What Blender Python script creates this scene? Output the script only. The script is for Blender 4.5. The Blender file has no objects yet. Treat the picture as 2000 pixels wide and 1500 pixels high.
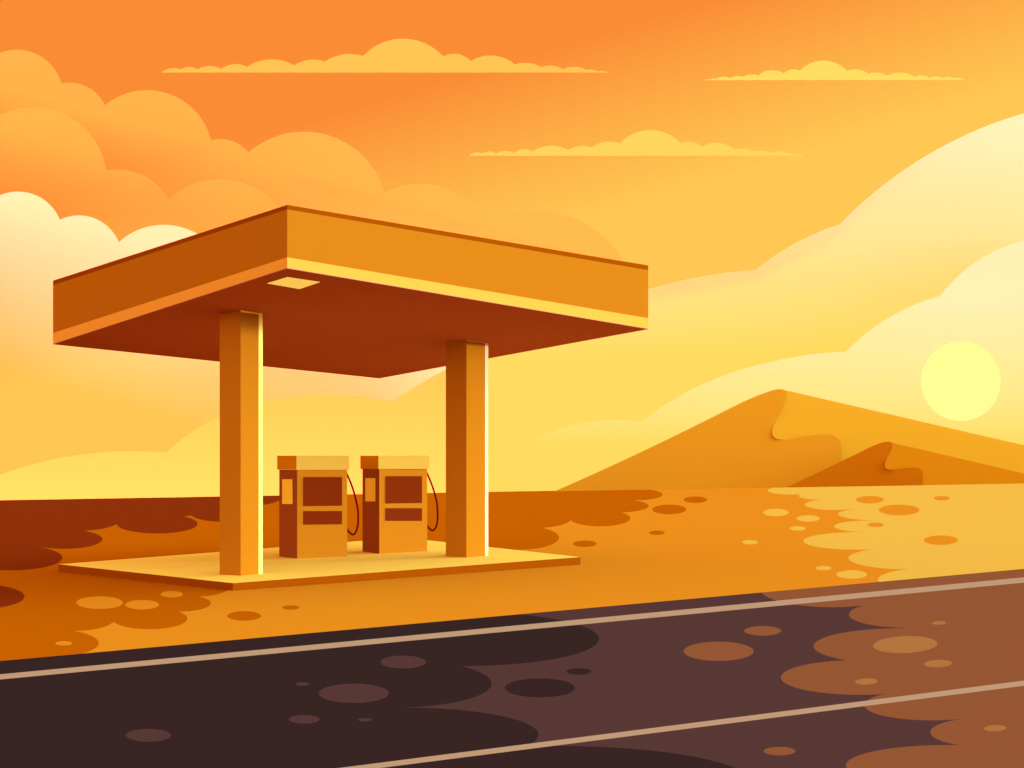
# A small filling station beside a desert road at sunset, built at real positions and sizes (metres).
import bpy, bmesh, math
from mathutils import Vector, geometry

S = bpy.context.scene
COLL = S.collection
FPX, CX, EYE = 1963.0, 1000.0, 958.9          # focal length and eye line of the camera, in pixels of a 2000 px wide frame
CAM = Vector((0.0, 0.0, 1.7))
TILT = 0.017                                  # the desert floor rises very gently to the right
FAR = 3000.0

# ------------------------------------------------------------------ materials
def lin(h):
    c = [int(h[i:i+2], 16) / 255 for i in (0, 2, 4)]
    return [x / 12.92 if x <= .04045 else ((x + .055) / 1.055) ** 2.4 for x in c]

BASE = {
    'sand_orange': (0.6283, 0.2519, 0.0148),
    'sand_glow_dim': (0.1999, 0.0281, 0.0038),  # dim end of the sun glow, painted as darker sand
    'sand_pale': (0.673, 0.4565, 0.0785),  # bright end of the sun glow, painted as paler sand
    'asphalt_glow_tan': (0.3352, 0.1604, 0.0602),  # brightest step of the sun glow painted on the road
    'kerb': (0.2502, 0.0519, 0.0005),
    'deck': (0.9881, 0.7425, 0.1305),
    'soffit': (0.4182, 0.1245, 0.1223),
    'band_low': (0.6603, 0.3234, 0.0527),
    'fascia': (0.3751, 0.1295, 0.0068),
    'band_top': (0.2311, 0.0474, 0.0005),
    'column': (0.4001, 0.1468, 0.0076),
    'sunlit_yellow': (1.0, 1.0, 0.2225),  # sunlit edge of the left column, as a colour
    'sunlit_cream': (0.8552, 0.5955, 0.3892),  # sunlit edge of the right column, as a colour
    'pump_body': (0.5177, 0.2057, 0.012),
    'pump_cap': (0.6689, 0.4605, 0.0821),
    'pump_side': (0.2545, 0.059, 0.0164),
    'pump_plate': (0.795, 0.5335, 0.066),
    'pump_window': (0.1862, 0.0254, 0.0037),
    'hose': (0.1197, 0.0008, 0.0083),
    'dune_sand': (0.5296, 0.2654, 0.0166),
    'dune_red': (0.4067, 0.1350, 0.0030),
    'cloud_orange': (0.6385, 0.1719, 0.036),
    'cloud_amber': (0.6385, 0.1811, 0.038),
    'cloud_cream': (0.65, 0.3412, 0.2366),
    'cloud_yellow': (0.65, 0.2062, 0.0456),
    'cloud_pale': (0.65, 0.3695, 0.268),
    'cloud_milky': (0.65, 0.4, 0.2906),
    'cloud_gold': (0.6385, 0.2629, 0.056),
    'cloud_lemon': (0.65, 0.3413, 0.0787),
    'sand_brown': (0.4394, 0.1114, 0.0005),  # middle step of the sun glow painted on the sand
    'asphalt': (0.0723, 0.0363, 0.0455),
    'asphalt_glow_dim': (0.0295, 0.0172, 0.0224),  # dim end of the sun glow painted on the road
    'asphalt_glow_brown': (0.2241, 0.0855, 0.0429),  # bright side of the sun glow painted on the road
    'line_paint': (0.4007, 0.2929, 0.2345),
    'pump_cap_shade': (0.5128, 0.203, 0.0005),  # shade on the cap's left side, as a darker colour
}
MATS = {}
def mat(name):
    if name in MATS: return MATS[name]
    m = bpy.data.materials.new(name); m.use_nodes = True
    b = m.node_tree.nodes['Principled BSDF']
    c = BASE.get(name, (0.5, 0.3, 0.1))
    b.inputs['Base Color'].default_value = (*c, 1)
    b.inputs['Roughness'].default_value = 1.0
    b.inputs['Specular IOR Level'].default_value = 0.0
    MATS[name] = m
    return m

def cloud_mat(name, key, axis, start, end, cut=False):
    """cloud whose density thins out towards its lower side; axis is a world direction, start/end positions along it in metres"""
    m = bpy.data.materials.new(name); m.use_nodes = True
    nt = m.node_tree; N = nt.nodes; L = nt.links; N.clear()
    out = N.new('ShaderNodeOutputMaterial'); mix = N.new('ShaderNodeMixShader')
    tr = N.new('ShaderNodeBsdfTransparent'); df = N.new('ShaderNodeBsdfDiffuse')
    df.inputs['Color'].default_value = (*BASE.get(key, (0.8, 0.6, 0.3)), 1)
    geo = N.new('ShaderNodeNewGeometry'); dot = N.new('ShaderNodeVectorMath'); dot.operation = 'DOT_PRODUCT'
    dot.inputs[1].default_value = axis
    mr = N.new('ShaderNodeMapRange'); mr.clamp = True
    if cut:   # the rear shell is thinner still
        end = start + (end - start) * 0.15
    mr.inputs['From Min'].default_value = end; mr.inputs['From Max'].default_value = start
    L.new(geo.outputs['Position'], dot.inputs[0]); L.new(dot.outputs['Value'], mr.inputs['Value'])
    L.new(mr.outputs['Result'], mix.inputs['Fac']); L.new(tr.outputs[0], mix.inputs[1]); L.new(df.outputs[0], mix.inputs[2])
    L.new(mix.outputs[0], out.inputs['Surface'])
    return m

def glow_mat(name, rgb, strength):
    m = bpy.data.materials.new(name); m.use_nodes = True
    nt = m.node_tree; nt.nodes.clear()
    e = nt.nodes.new('ShaderNodeEmission'); o = nt.nodes.new('ShaderNodeOutputMaterial')
    e.inputs['Color'].default_value = (*rgb, 1); e.inputs['Strength'].default_value = strength
    nt.links.new(e.outputs[0], o.inputs['Surface'])
    return m

# ------------------------------------------------------------------ helpers
def ray(u, v): return Vector(((u - CX) / FPX, 1.0, (EYE - v) / FPX))
def at(u, v, y): return CAM + ray(u, v) * y
def on_plane(u, v, a, bx=TILT, cy=0.0, lift=0.0, far=FAR):
    r = ray(u, v); den = bx * r.x + cy - r.z
    t = (CAM.z - a) / den if den > 1e-9 else far
    t = min(t, far)
    x, y = r.x * t, t
    return Vector((x, y, a + bx * x + cy * y + lift))
def ground(u, v, lift=0.0): return on_plane(u, v, 0.0, lift=lift)

def mesh_obj(name, verts, faces, m, parent=None, mats=None, idx=None):
    me = bpy.data.meshes.new(name)
    origin = Vector((0, 0, 0))
    if parent is not None: origin = parent.location.copy()
    me.from_pydata([tuple(Vector(v) - origin) for v in verts], [], faces)
    for x in (mats or [m]): me.materials.append(x)
    if idx:
        for p, i in zip(me.polygons, idx): p.material_index = i
    bm = bmesh.new(); bm.from_mesh(me)
    if name not in FLAT: bmesh.ops.recalc_face_normals(bm, faces=bm.faces)
    bm.to_mesh(me); bm.free()
    o = bpy.data.objects.new(name, me); COLL.objects.link(o)
    if parent is not None: o.parent = parent
    return o
FLAT = set()
def root(name, loc, label, cat, group=None, kind=None):
    o = bpy.data.objects.new(name, None); COLL.objects.link(o); o.location = loc
    o.empty_display_size = 0.3
    tag(o, label, cat, group, kind); return o
def tag(o, label=None, cat=None, group=None, kind=None):
    if label: o['label'] = label
    if cat: o['category'] = cat
    if group: o['group'] = group
    if kind: o['kind'] = kind
    return o

def prism(base, top):
    n = len(base)
    v = list(base) + list(top)
    f = [tuple(range(n))[::-1], tuple(range(n, 2 * n))]
    f += [(i, (i + 1) % n, n + (i + 1) % n, n + i) for i in range(n)]
    return v, f
def join(*vf):
    V, Fs = [], []
    for v, f in vf:
        k = len(V); V += list(v); Fs += [tuple(i + k for i in p) for p in f]
    return V, Fs
def slab(quad, off): return prism([Vector(p) for p in quad], [Vector(p) + off for p in quad])

def ell(u, v, a, b, n=48, rot=0.0):
    c, s = math.cos(rot), math.sin(rot)
    return [(u + a * math.cos(t) * c - b * math.sin(t) * s, v + a * math.cos(t) * s + b * math.sin(t) * c)
            for t in [2 * math.pi * i / n for i in range(n)]]
def arc(p0, pm, p1, n=18):
    (x1, y1), (x2, y2), (x3, y3) = p0, pm, p1
    d = 2 * (x1 * (y2 - y3) + x2 * (y3 - y1) + x3 * (y1 - y2))
    if abs(d) < 1e-6: return [p0, pm]
    q1, q2, q3 = x1*x1 + y1*y1, x2*x2 + y2*y2, x3*x3 + y3*y3
    cx = (q1*(y2-y3) + q2*(y3-y1) + q3*(y1-y2)) / d
    cy = (q1*(x3-x2) + q2*(x1-x3) + q3*(x2-x1)) / d
    r = math.hypot(x1-cx, y1-cy)
    a0, am, a1 = (math.atan2(y-cy, x-cx) for x, y in (p0, pm, p1))
    def un(a, ref):
        while a < ref: a += 2*math.pi
        while a > ref + 2*math.pi: a -= 2*math.pi
        return a
    if un(am, a0) < un(a1, a0): a1 = un(a1, a0)
    else: a1 = un(a1, a0) - 2*math.pi
    return [(cx + r*math.cos(a0 + (a1-a0)*i/n), cy + r*math.sin(a0 + (a1-a0)*i/n)) for i in range(n)]

# ------------------------------------------------------------------ desert floor
# floor, road, their painted sun-glow bands and painted lines lie in one plane, cut to fit each other edge to edge
def ccw(P):
    a = sum(P[i][0] * P[(i+1) % len(P)][1] - P[(i+1) % len(P)][0] * P[i][1] for i in range(len(P)))
    return list(P) if a > 0 else list(P)[::-1]
REGIONS = []                                                         # (name, outlines on the plane, material, belongs to)
def xy(poly): return [(p.x, p.y) for p in (ground(u, v) for u, v in poly)]
def region(name, polys, m, owner, raw=False): REGIONS.append((name, polys if raw else [xy(p) for p in polys], m, owner))
region('ground', [[(-6000, -300), (6000, -300), (6000, FAR), (-6000, FAR)]], mat('sand_orange'), 'ground', True)

region('sand_glow_brown', [  # falloff of the sun glow, painted on the sand in stepped bands
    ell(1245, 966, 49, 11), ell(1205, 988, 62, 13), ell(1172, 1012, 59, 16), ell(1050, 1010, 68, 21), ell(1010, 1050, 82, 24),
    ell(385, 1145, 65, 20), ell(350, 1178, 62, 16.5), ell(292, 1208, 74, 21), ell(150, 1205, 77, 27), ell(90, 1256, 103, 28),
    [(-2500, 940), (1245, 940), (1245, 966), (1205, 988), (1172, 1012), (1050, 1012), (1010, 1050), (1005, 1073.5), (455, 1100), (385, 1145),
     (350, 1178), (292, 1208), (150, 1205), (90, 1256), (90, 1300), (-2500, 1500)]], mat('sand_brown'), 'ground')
region('sand_glow_dark', [
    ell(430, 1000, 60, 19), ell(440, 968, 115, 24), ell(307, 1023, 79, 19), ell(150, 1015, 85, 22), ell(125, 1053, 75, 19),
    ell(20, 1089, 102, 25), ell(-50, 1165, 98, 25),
    [(-2500, 930), (450, 930), (440, 975), (430, 1000), (307, 1015), (150, 1020), (125, 1053), (20, 1089), (-2500, 1089)]], mat('sand_glow_dim'), 'ground')
region('sand_glow_pale', [
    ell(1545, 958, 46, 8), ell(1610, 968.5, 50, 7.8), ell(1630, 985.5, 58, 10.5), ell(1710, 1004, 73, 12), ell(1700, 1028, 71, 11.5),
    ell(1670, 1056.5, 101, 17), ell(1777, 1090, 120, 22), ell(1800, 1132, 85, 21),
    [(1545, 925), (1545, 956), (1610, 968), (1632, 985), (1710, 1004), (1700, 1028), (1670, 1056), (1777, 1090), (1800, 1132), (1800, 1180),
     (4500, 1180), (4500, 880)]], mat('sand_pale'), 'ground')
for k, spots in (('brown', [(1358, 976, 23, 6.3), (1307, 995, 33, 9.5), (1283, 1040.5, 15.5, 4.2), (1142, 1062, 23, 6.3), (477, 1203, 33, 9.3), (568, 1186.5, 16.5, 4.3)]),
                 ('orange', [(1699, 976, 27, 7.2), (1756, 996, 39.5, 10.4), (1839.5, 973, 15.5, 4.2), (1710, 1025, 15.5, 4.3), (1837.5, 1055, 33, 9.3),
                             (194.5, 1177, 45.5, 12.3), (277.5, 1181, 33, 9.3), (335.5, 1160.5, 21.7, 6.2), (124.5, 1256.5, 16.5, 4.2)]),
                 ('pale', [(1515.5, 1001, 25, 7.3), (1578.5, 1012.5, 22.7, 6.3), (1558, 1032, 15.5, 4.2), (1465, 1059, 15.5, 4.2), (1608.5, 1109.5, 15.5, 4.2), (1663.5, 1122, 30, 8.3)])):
    for s in spots:  # loose spots of the painted glow between its bands
        region('sand_glow_spot', [ell(*s)], mat('sand_' + k), 'ground')

# ------------------------------------------------------------------ road
E0, E1 = ground(0, 1291), ground(2000, 1111)
dr = (E1 - E0); dr.z = 0; dr.normalize()
nr = Vector((dr.y, -dr.x, 0))                                        # towards the camera
if nr.y > 0: nr = -nr
def rp(t, w):
    p = Vector((E0.x, E0.y, 0)) + dr * t + nr * w
    return (p.x, p.y)
region('road', [[rp(-300, 0), rp(-300, 26), rp(900, 26), rp(900, 0)]], mat('asphalt'), 'road', True)
region('road_glow_dark', [  # the sun glow's falloff carried on across the asphalt in painted bands
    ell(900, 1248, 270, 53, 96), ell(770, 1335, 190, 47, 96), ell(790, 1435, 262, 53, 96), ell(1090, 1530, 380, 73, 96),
    [(-1500, 1100), (900, 1100), (900, 1248), (770, 1335), (790, 1435), (1090, 1530), (1090, 1800), (-1500, 1800)]], mat('asphalt_glow_dim'), 'road')
region('road_glow_brown', [
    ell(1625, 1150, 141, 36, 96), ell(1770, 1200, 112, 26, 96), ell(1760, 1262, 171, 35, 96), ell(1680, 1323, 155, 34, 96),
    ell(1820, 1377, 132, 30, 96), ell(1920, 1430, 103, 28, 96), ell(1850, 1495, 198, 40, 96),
    [(1625, 1050), (1625, 1150), (1770, 1200), (1760, 1262), (1680, 1323), (1820, 1377), (1920, 1430), (1850, 1495), (1850, 1800), (3400, 1800), (3400, 900)]], mat('asphalt_glow_brown'), 'road')
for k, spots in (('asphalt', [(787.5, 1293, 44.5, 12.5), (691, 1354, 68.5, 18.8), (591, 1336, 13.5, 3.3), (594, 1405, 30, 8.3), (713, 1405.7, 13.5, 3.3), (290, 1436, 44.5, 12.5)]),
                 ('asphalt_glow_dim', [(1054.5, 1343.5, 68.5, 18.5), (1130.5, 1311.5, 24.7, 6.3)]),
                 ('asphalt_glow_brown', [(1403.5, 1272, 68.5, 18.8), (1489.5, 1232, 36.3, 9.4), (1522.7, 1467, 31, 8.3)]),
                 ('asphalt_glow_tan', [(1768, 1259, 63, 16.5, 48, -.04), (1832, 1296, 27.5, 7.3, 48, -.04), (1692, 1331, 22, 6, 48, -.04), (1834, 1216.5, 13.7, 3.5, 48, -.04), (1943.5, 1422.3, 22.3, 6, 48, -.04)])):
    for s in spots:  # loose spots of the glow painted on the asphalt
        region('road_glow_spot', [ell(*s)], mat(k), 'road')
region('lane_line', [[(-1500, 1459.1), (3400, 994.9), (3400, 1005.6), (-1500, 1468.9)]], mat('line_paint'), 'road')
region('lane_line', [[(-600, 1661), (3200, 1176), (3200, 1186), (-600, 1671.5)]], mat('line_paint'), 'road')


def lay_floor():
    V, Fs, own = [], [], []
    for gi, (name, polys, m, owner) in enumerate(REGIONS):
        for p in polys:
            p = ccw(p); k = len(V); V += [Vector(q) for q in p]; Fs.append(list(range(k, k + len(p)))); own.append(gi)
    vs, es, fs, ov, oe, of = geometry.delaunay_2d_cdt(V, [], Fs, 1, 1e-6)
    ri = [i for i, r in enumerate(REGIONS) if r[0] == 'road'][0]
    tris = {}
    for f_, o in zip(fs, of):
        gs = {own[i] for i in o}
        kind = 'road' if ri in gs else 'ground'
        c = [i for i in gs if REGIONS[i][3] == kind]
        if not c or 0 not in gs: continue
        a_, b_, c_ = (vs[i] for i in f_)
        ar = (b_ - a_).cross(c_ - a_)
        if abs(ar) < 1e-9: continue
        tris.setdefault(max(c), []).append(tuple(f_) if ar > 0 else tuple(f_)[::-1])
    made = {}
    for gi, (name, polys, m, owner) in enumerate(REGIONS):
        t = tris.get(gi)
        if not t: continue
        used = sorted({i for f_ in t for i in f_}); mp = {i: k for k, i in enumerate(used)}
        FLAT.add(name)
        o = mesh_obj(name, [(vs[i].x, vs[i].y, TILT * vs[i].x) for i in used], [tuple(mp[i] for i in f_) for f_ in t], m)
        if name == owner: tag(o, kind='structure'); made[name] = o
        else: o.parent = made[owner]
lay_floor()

# ------------------------------------------------------------------ raised forecourt island
A, B, D = ground(455, 1154), ground(1134, 1103), ground(114, 1117)
def up(p, v): return Vector((p.x, p.y, CAM.z + (EYE - v) / FPX * p.y))
At, Bt, Dt = up(A, 1139), up(B, 1088), up(D, 1102)
nrm = (Bt - At).cross(Dt - At)
pbx, pcy = -nrm.x / nrm.z, -nrm.y / nrm.z; pa = At.z - pbx * At.x - pcy * At.y
def island(u, v, l=0): return on_plane(u, v, pa, pbx, pcy, l)
def island_z(p): return pa + pbx * p.x + pcy * p.y
Ct = island(789, 1050)
C_ = Vector((Ct.x, Ct.y, TILT * Ct.x))
isl = root('forecourt_island', Vector((Ct.x, A.y + 5, TILT * Ct.x)), 'low flat pale yellow slab with brown kerb sides that the pumps and columns stand on', 'platform')
dn = Vector((0, 0, -.03))
low = [Vector((p.x, p.y, TILT * p.x - .05)) for p in (A, B, C_, D)]
v, f = prism(low, [p + dn for p in (At, Bt, Ct, Dt)]); mesh_obj('kerb', v, f, mat('kerb'), isl)
# the deck slab: pale top, with the same brown rim as the kerb
v, f = prism([p + dn for p in (At, Bt, Ct, Dt)], [At, Bt, Ct, Dt])
mesh_obj('deck', v, f, None, isl, mats=[mat('deck'), mat('kerb')], idx=[1, 0, 1, 1, 1, 1])

# ------------------------------------------------------------------ canopy
H = 3.5
def soff(u, v): return CAM + ray(u, v) * (H * FPX / (EYE - v))
CP = [soff(561, 524.5), soff(1266, 643), soff(741, 739), soff(103.5, 672.5)]
rows = [(400, 409, 502.5), (518.5, 527.5, 621.5), None, (548, 557, 650.5)]
lev = []
for j in range(3):
    z = [CAM.z + (EYE - rows[i][j]) / FPX * CP[i].y if rows[i] else 0 for i in range(4)]
    z[2] = z[1] + z[3] - z[0]
    lev.append([Vector((CP[i].x, CP[i].y, z[i])) for i in range(4)])
ctr = sum(CP, Vector()) / 4
can = root('filling_station_canopy', Vector((ctr.x, ctr.y, TILT * ctr.x)), 'big flat orange canopy roof on two square columns sheltering the fuel pumps', 'canopy')
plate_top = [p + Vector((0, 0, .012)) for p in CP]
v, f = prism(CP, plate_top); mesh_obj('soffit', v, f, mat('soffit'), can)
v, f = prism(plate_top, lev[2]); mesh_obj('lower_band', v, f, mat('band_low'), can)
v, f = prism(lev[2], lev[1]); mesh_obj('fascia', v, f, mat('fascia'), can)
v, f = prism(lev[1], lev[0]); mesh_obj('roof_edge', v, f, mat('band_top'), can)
q = [soff(522, 553), soff(561.5, 541), soff(625, 550.5), soff(585, 564)]
v, f = slab(q, Vector((0, 0, -.006))); mesh_obj('ceiling_light', v, f, glow_mat('lamp_glow', lin('FDC553'), 1.0), can)

# children of a child: keep vertices in the canopy's frame
def mesh_child(name, verts, faces, m, parent, frame):
    o = mesh_obj(name, [Vector(v) - frame.location for v in verts], faces, m)
    o.parent = parent
    return o
def column(n, l, r, strip, tops, edge_key, label):
    N, Lc, R = soff(*n), soff(*l), soff(*r)
    X = N + (Lc - N) + (R - N)
    def foot(p): return Vector((p.x, p.y, island_z(p)))
    v, f = prism([foot(p) for p in (N, R, X, Lc)], [N, R, X, Lc])
    c = mesh_obj('column', v, f, mat('column'), can)
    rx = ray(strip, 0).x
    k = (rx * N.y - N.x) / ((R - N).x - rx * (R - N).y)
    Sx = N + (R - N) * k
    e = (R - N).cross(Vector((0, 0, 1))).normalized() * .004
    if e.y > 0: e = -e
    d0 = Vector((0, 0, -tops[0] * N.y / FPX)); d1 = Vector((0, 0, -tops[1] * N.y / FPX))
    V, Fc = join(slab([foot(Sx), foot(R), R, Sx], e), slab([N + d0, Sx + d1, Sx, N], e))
    o = mesh_child('sunlit_edge', V, Fc, mat(edge_key), c, can)  # sunlit right and top edges, painted as a thin pale strip
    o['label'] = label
    c['label'] = 'square column ' + ('nearer the road corner, yellow edge strip' if edge_key == 'sunlit_yellow' else 'right of the pumps, cream edge strip')
column((470, 606), (429, 611.5), (512.8, 612.5), 505.2, (3.6, 2.2), 'sunlit_yellow', 'bright yellow sunlit edge painted down the column')
column((911, 663.7), (870.6, 669.5), (953.4, 669.8), 947.2, (1.6, 1.0), 'sunlit_cream', 'cream sunlit edge painted down the column')

# ------------------------------------------------------------------ fuel pumps
def pump(d, label):
    N, Lc, R = island(*d['n']), island(*d['l']), island(*d['r'])
    X = Lc + R - N
    r_ = root('fuel_pump', (N + Lc + R + X) / 4, label, 'fuel pump', 'fuel pumps on the island under the canopy')
    def T(p, v, du=0): return Vector((p.x, p.y, CAM.z + (EYE - v) / FPX * p.y))
    top = d['top']
    v, f = prism([N, R, X, Lc], [T(p, top) for p in (N, R, X, Lc)])
    mesh_obj('body', v, f, mat('pump_body'), r_)
    # cap, overhanging on all sides
    cu, ct, cb = d['cap']
    cn = at(cu[1], 0, N.y - .06); cl = at(cu[0], 0, Lc.y - .02); cr = at(cu[2], 0, R.y - .05); cx = cl + cr - cn + Vector((0, .12, 0))
    v, f = prism([T(p, cb) for p in (cn, cr, cx, cl)], [T(p, ct) for p in (cn, cr, cx, cl)])
    mesh_obj('cap', v, f, mat('pump_cap'), r_)
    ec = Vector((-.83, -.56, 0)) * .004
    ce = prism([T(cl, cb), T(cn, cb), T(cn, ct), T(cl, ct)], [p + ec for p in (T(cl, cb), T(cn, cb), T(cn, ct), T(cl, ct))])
    mesh_obj('cap_shade', ce[0], ce[1], mat('pump_cap_shade'), r_)  # thin darker sheet that paints the shade on the cap's left side
    def face(P0, P1, u0, u1, v0, v1, name, m, off, par=None):
        def pt(u, v):
            rx = ray(u, 0).x; k = (rx * P0.y - P0.x) / ((P1 - P0).x - rx * (P1 - P0).y)
            p = P0 + (P1 - P0) * k
            return T(p, v)
        e = (P1 - P0).cross(Vector((0, 0, 1))); e.z = 0; e.normalize()
        if e.y > 0: e = -e
        vs = v1 if isinstance(v1, tuple) else (v1, v1)
        V, Fc = slab([pt(u0, vs[0]) + e * off * .5, pt(u1, vs[1]) + e * off * .5, pt(u1, v0) + e * off * .5, pt(u0, v0) + e * off * .5], e * off * .5)
        if par is None: return mesh_obj(name, V, Fc, m, r_)
        return mesh_child(name, V, Fc, m, par, r_)
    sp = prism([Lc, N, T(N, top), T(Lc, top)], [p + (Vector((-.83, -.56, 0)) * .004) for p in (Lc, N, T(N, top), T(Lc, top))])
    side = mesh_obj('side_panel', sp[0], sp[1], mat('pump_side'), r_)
    s = d['tag']
    face(Lc, N, s[0], s[1], s[2], s[3], 'payment_plate', mat('pump_plate'), .024, side)
    s = d['screen']; face(N, R, s[0], s[1], s[2], s[3], 'display_window', mat('pump_window'), .012)
    s = d['lower']; face(N, R, s[0], s[1], s[2], s[3], 'lower_window', mat('pump_window'), .012)
    # hose: a loop hanging out of the right-hand flank
    y = R.y + .12
    pts = [at(u, v, y) for u, v in d['hose']]
    fine = []
    for i in range(len(pts) - 1):
        p0, p1, p2, p3 = pts[max(i-1, 0)], pts[i], pts[i+1], pts[min(i+2, len(pts)-1)]
        for j in range(6):
            t = j / 6
            fine.append(.5 * ((2*p1) + (p2-p0)*t + (2*p0-5*p1+4*p2-p3)*t*t + (3*p1-p0-3*p2+p3)*t**3))
    fine.append(pts[-1])
    V, Fc = [], []; n = 12; rad = .024
    for i, p in enumerate(fine):
        dd = (fine[min(i+1, len(fine)-1)] - fine[max(i-1, 0)]).normalized()
        b = Vector((0, 1, 0)); c = dd.cross(b).normalized()
        for j in range(n):
            a = 2*math.pi*j/n; V.append(p + (b*math.cos(a) + c*math.sin(a)) * rad)
        if i:
            k = (i-1)*n
            Fc += [(k+j, k+(j+1) % n, k+n+(j+1) % n, k+n+j) for j in range(n)]
    Fc += [tuple(range(n))[::-1], tuple(range(len(V)-n, len(V)))]
    h = mesh_obj('hose', V, Fc, mat('hose'), r_)
    for p in h.data.polygons: p.use_smooth = True
z = lambda L: [(500 + x / 5, 850 + y / 5) for x, y in L]
pump(dict(n=(580.7, 1091), l=(545.6, 1087), r=(678, 1087), top=917.5, cap=((541.5, 579, 682), 890, 917.3), tag=(552.8, 572.4, 936, 984.4),
          screen=(592, 667.8, 931.7, (988.6, 987.6)), lower=(592, 667.8, 998, (1024.8, 1023.8)),
          hose=z([(860, 300), (890, 385), (925, 465), (957, 560), (982, 660), (996, 740), (998, 830), (992, 890), (975, 945), (950, 971), (922, 957), (895, 926), (860, 880)])),
     'nearer orange fuel pump with dark windows, beside the left column')
pump(dict(n=(741, 1081.5), l=(708.2, 1077), r=(834.3, 1076.7), top=916, cap=((704, 739, 838.5), 890, 916), tag=(715.2, 734, 933.8, 979.3),
          screen=(752.7, 823.9, 930, (983.3, 982.3)), lower=(752.7, 823.9, 992.6, (1017.2, 1017.2)),
          hose=z([(1640, 290), (1670, 370), (1700, 440), (1733, 530), (1758, 620), (1771, 700), (1774, 800), (1766, 870), (1748, 912), (1723, 931), (1697, 915), (1676, 890), (1640, 840)])),
     'farther orange fuel pump, the one next to the right column')

# ------------------------------------------------------------------ dunes
def cross_plane(p, q, r):
    n = (q - p).cross(r - p); return p, n
def hit(u, v, pl):
    r = ray(u, v); t = (pl[0] - CAM).dot(pl[1]) / r.dot(pl[1]); return CAM + r * t
def spline(P, n=6):
    out = []
    for i in range(len(P) - 1):
        p0, p1, p2, p3 = P[max(i-1, 0)], P[i], P[i+1], P[min(i+2, len(P)-1)]
        for j in range(n):
            t = j / n
            out.append(tuple(.5*((2*p1[k]) + (p2[k]-p0[k])*t + (2*p0[k]-5*p1[k]+4*p2[k]-p3[k])*t*t + (3*p1[k]-p0[k]-3*p2[k]+p3[k])*t**3) for k in (0, 1)))
    return out + [P[-1]]
def dune(left, ridge, right, yF, yB, yK, yQ, m, back, set_back, label):
    left, ridge = spline(left), spline(ridge)
    K, Bp, F0, Q = at(*ridge[0], yK), at(*ridge[-1], yB), at(*left[0], yF), at(*right, yQ)
    P1 = cross_plane(F0, Bp, K); P2 = cross_plane(Bp, Q, K); P2 = (P2[0] + Vector((0, set_back, 0)), P2[1]); Q = hit(*right, P2)
    sh = [hit(*p, P1) for p in left] + [hit(*p, P1) for p in ridge]           # slip face
    li = [hit(*p, P2) for p in ridge]                                         # windward face
    nL = len(left); nR = len(ridge)
    V = sh + li; Fc = []
    def tri(poly, idx):
        vs, es, fs, ov, oe, of = geometry.delaunay_2d_cdt([Vector(p) for p in poly], [], [list(range(len(poly)))], 1, 1e-6)
        back_ = {}
        for i, o in enumerate(ov):
            back_[i] = idx[o[0]] if o else None
        for f_ in fs:
            t = [back_[i] for i in f_]
            if None not in t: Fc.append(tuple(t))
    tri(left + ridge, list(range(nL + nR)))
    q = len(V); V.append(Q)
    tri(ridge + [right], list(range(nL + nR, nL + nR * 2)) + [q])
    for i in range(nR - 1):                                                   # the crest's small lip between both faces
        a, b = nL + i, nL + nR + i; Fc.append((a, a + 1, b + 1, b))
    # rear side, falling away behind the crest
    k0 = len(V); rim = list(range(nL)) + [nL + nR] + [q]
    for i in rim: V.append(Vector((V[i].x, yK + back, -60)))
    for j in range(len(rim) - 1): Fc.append((rim[j], k0 + j, k0 + j + 1, rim[j + 1]))
    o = mesh_obj('dune', V, Fc, m)
    tag(o, label, 'dune', None, 'structure')
    print('dune normals', P1[1].normalized()[:], P2[1].normalized()[:])
dune([(1060, 970), (1087, 958), (1140, 934.5), (1220, 898), (1300, 860), (1370, 825.5), (1440, 790.5), (1470, 776.5), (1496, 766.5), (1512, 761.5), (1522, 760), (1530, 760.8)],
     [(1533.5, 762), (1536, 767), (1535.8, 776), (1532, 787), (1520, 812), (1511, 832), (1508.3, 843), (1510, 851), (1516, 856.5), (1530, 858.7), (1560, 855.5), (1590, 850), (1610, 848.6), (1625, 850), (1636, 856), (1642, 867), (1643.8, 885), (1643.5, 920), (1643.5, 962)],
     (2480, 980.5), 1720, 1500, 1615, 1560, mat('dune_sand'), 420, 25, 'large golden sand dune with a winding crest')
dune([(1515, 962), (1541, 950), (1590, 926.5), (1645, 900), (1675, 885.5), (1702.5, 872), (1715, 867), (1725, 863.8), (1733, 862.6), (1738, 862.8)],
     [(1741.5, 864.5), (1743, 868), (1742, 875), (1737, 886), (1730.5, 899), (1728, 908), (1729.5, 914), (1735, 917.3), (1746, 917.3), (1765, 914.5), (1783, 913), (1794, 914.5), (1801, 920.5), (1803, 930), (1802.8, 944), (1802.8, 960)],
     (2180, 967), 1440, 1330, 1370, 1440, mat('dune_red'), 70, 16, 'small reddish dune in front of the large one')

# ------------------------------------------------------------------ sun disc (far away, behind the dunes)
bm = bmesh.new(); bmesh.ops.create_uvsphere(bm, u_segments=96, v_segments=48, radius=1.0)
me = bpy.data.meshes.new('sun'); bm.to_mesh(me); bm.free()
so = bpy.data.objects.new('sun', me); COLL.objects.link(so)
ys = 2600.0
so.location = at(1876.6, 744.5, ys); rs = 77.8 / FPX * ys
so.scale = (rs, rs * .12, rs)
for p in me.polygons: p.use_smooth = True
me.materials.append(glow_mat('sun_glow', lin('FFFF96'), 1.0))
tag(so, 'round pale yellow sun low above the dunes', 'sun')

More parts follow.
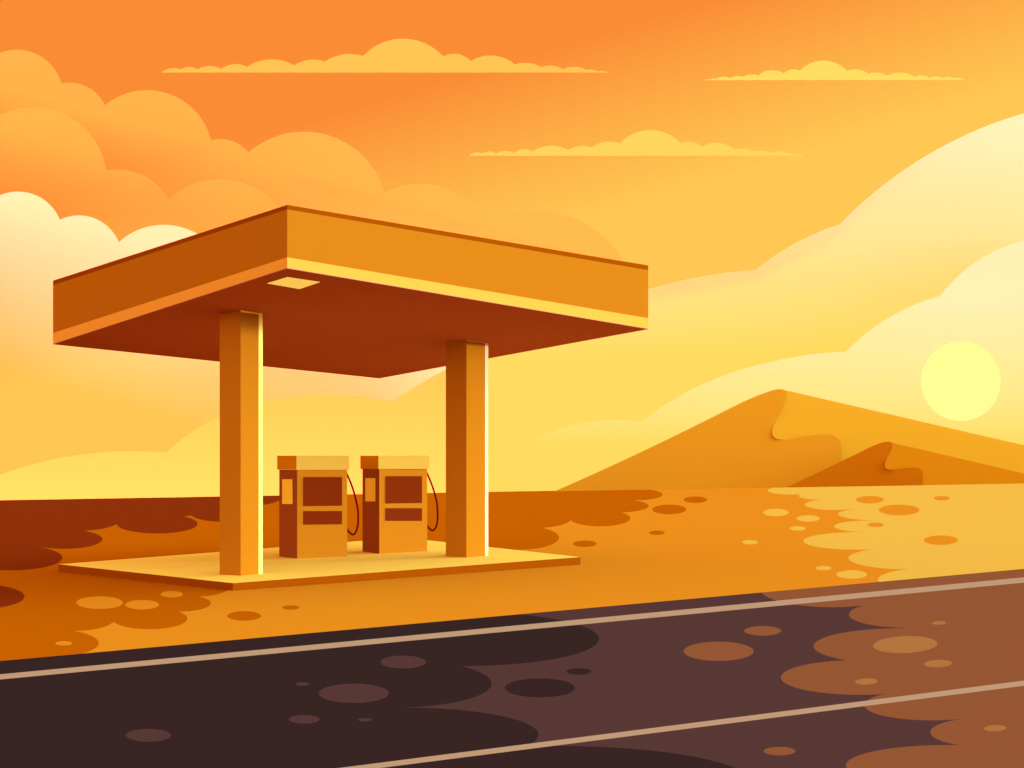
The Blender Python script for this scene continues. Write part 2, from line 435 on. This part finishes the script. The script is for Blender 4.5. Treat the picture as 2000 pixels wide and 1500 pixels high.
# ------------------------------------------------------------------ clouds: flat-faced in front, bulging at the back
def cloud(name, outline, y, m, m_back, label, group=None, parent=None, step=60.0, slope=1.0, dmax=160.0):
    P = [Vector(p) for p in outline]
    lo = (min(p.x for p in P), min(p.y for p in P)); hi = (max(p.x for p in P), max(p.y for p in P))
    def dist(q):
        best = 1e9
        for i in range(len(P)):
            a, b = P[i], P[(i+1) % len(P)]
            ab = b - a; L2 = ab.length_squared
            t = 0 if L2 == 0 else max(0, min(1, (q - a).dot(ab) / L2))
            best = min(best, (a + ab * t - q).length)
        return best
    pts = list(P)
    sx = step; yy = lo[1] + sx / 2
    while yy < hi[1]:
        xx = lo[0] + sx / 2
        while xx < hi[0]:
            qv = Vector((xx, yy))
            if dist(qv) > sx * .35: pts.append(qv)
            xx += sx
        yy += sx
    vs, es, fs, ov, oe, of = geometry.delaunay_2d_cdt(pts, [], [list(range(len(P)))], 1, 1e-5)
    used = sorted({i for f in fs for i in f}); mp = {i: k for k, i in enumerate(used)}
    fr = [at(vs[i].x, vs[i].y, y) for i in used]
    dd = [dist(vs[i]) for i in used]
    V = list(fr); Fc = []; idx = []
    bk = {}
    for k, (p, d_) in enumerate(zip(fr, dd)):
        if d_ < .05: bk[k] = k
        else:
            dep = min(dmax, slope * d_ * y / FPX)
            bk[k] = len(V); V.append(p + Vector((0, dep, 0)))
    for f_ in fs:
        t = [mp[i] for i in f_]
        a, b, c = (fr[i] for i in t)
        if (b - a).cross(c - a).y > 0: t = t[::-1]
        Fc.append(tuple(t)); idx.append(0)
        tb = [bk[i] for i in t][::-1]
        if set(tb) != set(t): Fc.append(tuple(tb)); idx.append(1)
    me = bpy.data.meshes.new(name)
    me.from_pydata([tuple(v) for v in V], [], Fc)
    me.materials.append(m); me.materials.append(m_back)
    for p, i in zip(me.polygons, idx): p.material_index = i
    o = bpy.data.objects.new(name, me); COLL.objects.link(o)
    if parent: o.parent = parent
    if label: tag(o, label, 'cloud', group)
    return o
def fade(key, y, k, t0, t1):
    """density falls from full at row t0 to nothing at row t1 (rows tilted by k) - turned into metres at the cloud's distance"""
    s = y / FPX; ax = Vector((-k, 0, -1)) * -1
    # T = row - k*(u) ; row = EYE-(z-1.7)/s ; u = CX + x/s  ->  T = const - z/s - k*x/s
    ax = Vector((k / s, 0, 1 / s)); c0 = EYE + 1.7 / s - k * CX
    return (cloud_mat(key + '_front', key, ax, c0 - t0, c0 - t1), cloud_mat(key + '_rear', key, ax, c0 - t0, c0 - t1, True))
def chain(segs):
    out = []
    for s in segs: out += arc(*s)
    return out + [segs[-1][2]]

GB = 'banks of cloud rising behind the station'
m1 = fade('cloud_orange', 5200, .29, 165, 300)
cloud('cloud', chain([((-420, 230), (-230, 60), (-54, 163)), ((-54, 163), (33, 97), (120, 163)), ((120, 163), (137, 161.4), (205, 206)), ((205, 206), (288, 176), (412, 274)),
      ((412, 274), (431, 271.5), (485, 298)), ((485, 298), (594, 257), (751, 376)), ((751, 376), (820, 359), (954, 434)),
      ((954, 434), (1047, 411.5), (1217, 508)), ((1217, 508), (1232, 535), (1243, 562))]) + [(1240, 700), (1240, 1000), (-440, 1000)],
      5200, *m1, 'highest orange bank of puffy cloud, stepping down from top left behind the canopy', GB)
m2 = fade('cloud_amber', 4800, .29, 245, 395)
cloud('cloud', chain([((-420, 380), (-250, 260), (-78, 333)), ((-78, 333), (65, 209), (208, 333)), ((208, 333), (231, 331), (330, 390)), ((330, 390), (428, 350), (543, 405)), ((543, 405), (590, 440), (640, 520))])
      + [(660, 700), (660, 1000), (-440, 1000)],
      4800, *m2, 'second orange bank of cloud at the left, between the highest bank and the cream one', GB)
m3 = fade('cloud_cream', 4400, .29, 372, 725)
cloud('cloud', chain([((-420, 460), (-230, 350), (-47, 429)), ((-47, 429), (35, 374), (117, 429)), ((117, 429), (154, 420.6), (232, 473)), ((232, 473), (318, 439), (404, 470)), ((404, 470), (480, 500), (540, 560)),
      ((540, 560), (640, 540), (740, 590)), ((740, 590), (810, 560), (880, 600))]) + [(900, 680), (900, 1000), (-440, 1000)],
      4400, *m3, 'pale cream bank of cloud at the left edge, fading downwards behind the canopy', GB)
line4 = chain([((-160, 1010), (0, 927), (258, 881)), ((258, 881), (292, 881.6), (325, 884)), ((325, 884), (400, 828), (515, 786.5)), ((515, 786.5), (640, 770.5), (765, 785)),
      ((765, 785), (870, 722), (1000, 660)), ((1000, 660), (1130, 607), (1266, 565)), ((1266, 565), (1370, 540), (1475, 527)), ((1475, 527), (1545, 479.5), (1640, 438)),
      ((1640, 438), (1758, 337), (2000, 221)), ((2000, 221), (2150, 195), (2330, 215))]) + [(2400, 330), (2420, 1000), (-160, 1020)]
m4 = mat('cloud_yellow')
cut4 = [p for p in line4 if p[0] <= 905 and p[1] < 1015]
c4 = cloud('cloud', cut4 + [(912, 700), (912, 1000), (-160, 1020)], 4000, m4, m4, 'huge yellow cloud bank sweeping from low left up to the right edge', GB)
m4v = fade('cloud_pale', 3960, -.04, 330, 745)
cut5 = [(880, 1000)] + [p for p in line4 if p[0] >= 905 and p[1] < 990] + [(2420, 1000)]
# the bank's brighter crown of thin cream cloud, thinning towards the dunes
cr = cloud('pale_crown', cut5, 3960, *m4v, None, parent=c4)
cr['label'] = 'pale cream upper part of the bank'
m5 = fade('cloud_milky', 3500, 0, 555, 868)
cloud('cloud', chain([((1000, 880), (1032, 863), (1070, 846)), ((1070, 846), (1160, 822.5), (1252, 823.5)), ((1252, 823.5), (1378.5, 747.5), (1510, 706)), ((1510, 706), (1580, 692.5), (1652, 687)),
      ((1652, 687), (1730, 624), (1836, 578)), ((1836, 578), (1900, 516), (2000, 469)), ((2000, 469), (2150, 430), (2280, 450))]) + [(2350, 560), (2370, 1000), (1000, 1000)],
      3500, *m5, 'cream cloud bank at the right directly behind the sun and the large dune', GB)

SM = [((315, 141.7), (338, 133), (352.5, 135.5)), ((352.5, 135.5), (370, 130.8), (386, 135.5)), ((386, 135.5), (408, 129), (432, 134.5)), ((432, 134.5), (461, 125), (482.5, 130.5)),
      ((482.5, 130.5), (531, 115.8), (574, 127.5)), ((574, 127.5), (611, 116.3), (634.5, 120)), ((634.5, 120), (683, 105.3), (709, 109.5)), ((709, 109.5), (788, 75.3), (865.5, 110)),
      ((865.5, 110), (886, 105), (920, 119)), ((920, 119), (959, 108.3), (1006, 126)), ((1006, 126), (1027, 122.5), (1056.5, 131)), ((1056.5, 131), (1074, 127.8), (1099.5, 135.5)),
      ((1099.5, 135.5), (1121, 130.2), (1145, 136.5)), ((1145, 136.5), (1152, 135.7), (1167.5, 140)), ((1167.5, 140), (1174, 138.7), (1187, 141.7))]
base = []
for s_ in SM: base += arc(*s_, n=12)
base.append((1187, 141.7))
gs = 'small flat-bottomed clouds in the upper sky'
cloud('small_cloud', base, 2900, mat('cloud_gold'), mat('cloud_gold'), 'longest flat-bottomed golden cloud, high left of centre in the orange sky', gs, step=22)
cloud('small_cloud', [(915 + (x - 315) * .7525, 304.3 - (141.7 - y_) * .762) for x, y_ in base], 2900, mat('cloud_lemon'), mat('cloud_lemon'),
      'flat-bottomed yellow cloud hanging above the right end of the canopy', gs, step=16)
cloud('small_cloud', [(1884 - (x - 315) * .584, 156.4 - (141.7 - y_) * .576) for x, y_ in base][::-1], 2900, mat('cloud_lemon'), mat('cloud_lemon'),
      'smallest flat-bottomed yellow cloud, high at the right', gs, step=14)

# ------------------------------------------------------------------ sky
w = bpy.data.worlds.new('World'); S.world = w; w.use_nodes = True
nt = w.node_tree; N = nt.nodes; Lk = nt.links
bg = N['Background']
tc = N.new('ShaderNodeTexCoord'); nz = N.new('ShaderNodeVectorMath'); nz.operation = 'NORMALIZE'
sep = N.new('ShaderNodeSeparateXYZ')
Lk.new(tc.outputs['Generated'], nz.inputs[0]); Lk.new(nz.outputs[0], sep.inputs[0])
def math_n(op, a, b):
    n = N.new('ShaderNodeMath'); n.operation = op
    for i, x in enumerate((a, b)):
        if isinstance(x, (int, float)): n.inputs[i].default_value = x
        else: Lk.new(x, n.inputs[i])
    return n.outputs[0]
def mrange(val, a, b, smooth=False):
    n = N.new('ShaderNodeMapRange'); n.clamp = True
    if smooth: n.interpolation_type = 'SMOOTHSTEP'
    n.inputs['From Min'].default_value = a; n.inputs['From Max'].default_value = b
    Lk.new(val, n.inputs['Value']); return n.outputs['Result']
def mixc(f_, a, b):
    n = N.new('ShaderNodeMix'); n.data_type = 'RGBA'
    Lk.new(f_, n.inputs['Factor'])
    for s_, x in (('A', a), ('B', b)):
        i = [k for k in n.inputs if k.name == s_ and k.type == 'RGBA'][0]
        if isinstance(x, (list, tuple)): i.default_value = (*x, 1)
        else: Lk.new(x, i)
    return [k for k in n.outputs if k.type == 'RGBA'][0]
X, Y, Z = sep.outputs
# sunset ahead: orange high on the left, melting into yellow towards the sun
sc = math_n('DIVIDE', math_n('SUBTRACT', Z, math_n('MULTIPLY', X, .3)), math_n('MAXIMUM', Y, .25))
front = mixc(mrange(sc, .428, .247), tuple(lin('FB8C36')), tuple(lin('FFC753')))
# the big cloud bank's lower yellow, put into the sky behind its crown
yc = math_n('MAXIMUM', Y, .25)
xr = math_n('DIVIDE', X, yc)
cr_ = N.new('ShaderNodeValToRGB'); Lk.new(xr, cr_.inputs['Fac'])            # how high that yellow reaches, by bearing
stops = [(0, .188), (.135, .198), (.242, .217), (.326, .262), (.385, .313), (.438, .345), (.51, .372), (.7, .38)]
while len(cr_.color_ramp.elements) < len(stops): cr_.color_ramp.elements.new(.5)
for e_, (p_, c_) in zip(cr_.color_ramp.elements, stops): e_.position = p_; e_.color = (c_, c_, c_, 1)
low = mrange(math_n('SUBTRACT', math_n('DIVIDE', Z, yc), cr_.outputs['Color']), 0, -.016, True); side = mrange(xr, -.15, -.05, True)
front = mixc(math_n('MULTIPLY', low, side), front, tuple(lin('FFDB5F')))
# the unseen sky, shaped to light the scene: dusky red left, bright right
around = mixc(mrange(X, -.35, .7, True), (1.34, .7, .27), (2.2, 2.7, 2.4))
dim = N.new('ShaderNodeVectorMath'); dim.operation = 'SCALE'
Lk.new(around, dim.inputs[0]); Lk.new(math_n('ADD', math_n('MULTIPLY', mrange(Z, .22, 0, True), 2.6), math_n('ADD', .68, math_n('MULTIPLY', mrange(Z, .85, .2, True), .5))), dim.inputs['Scale'])
around = dim.outputs[0]
Lk.new(mixc(mrange(Y, .3, .7, True), around, front), bg.inputs['Color'])
bg.inputs['Strength'].default_value = 1.0

sd = bpy.data.lights.new('sun_light', 'SUN'); sd.energy = 4.5; sd.angle = math.radians(2); sd.color = (1, .92, .72)
sl = bpy.data.objects.new('sun_light', sd); COLL.objects.link(sl)
az, el = math.radians(75), math.radians(2.5)
dvec = Vector((math.sin(az) * math.cos(el), math.cos(az) * math.cos(el), math.sin(el)))
sl.rotation_euler = dvec.to_track_quat('Z', 'Y').to_euler()

# ------------------------------------------------------------------ camera and output
cd = bpy.data.cameras.new('camera'); cam = bpy.data.objects.new('camera', cd); COLL.objects.link(cam)
cam.location = CAM; cam.rotation_euler = (math.radians(90), 0, 0)
cd.sensor_width = 36; cd.lens = 36 * FPX / 2000; cd.shift_y = (EYE - 750) / 2000
cd.clip_start = .1; cd.clip_end = 20000
S.camera = cam
S.view_settings.view_transform = 'Standard'; S.view_settings.look = 'None'
S.view_settings.exposure = 0; S.view_settings.gamma = 1
S.render.engine = 'CYCLES'
S.cycles.transparent_max_bounces = 32
S.cycles.max_bounces = 8
S.render.filter_size = 1.2
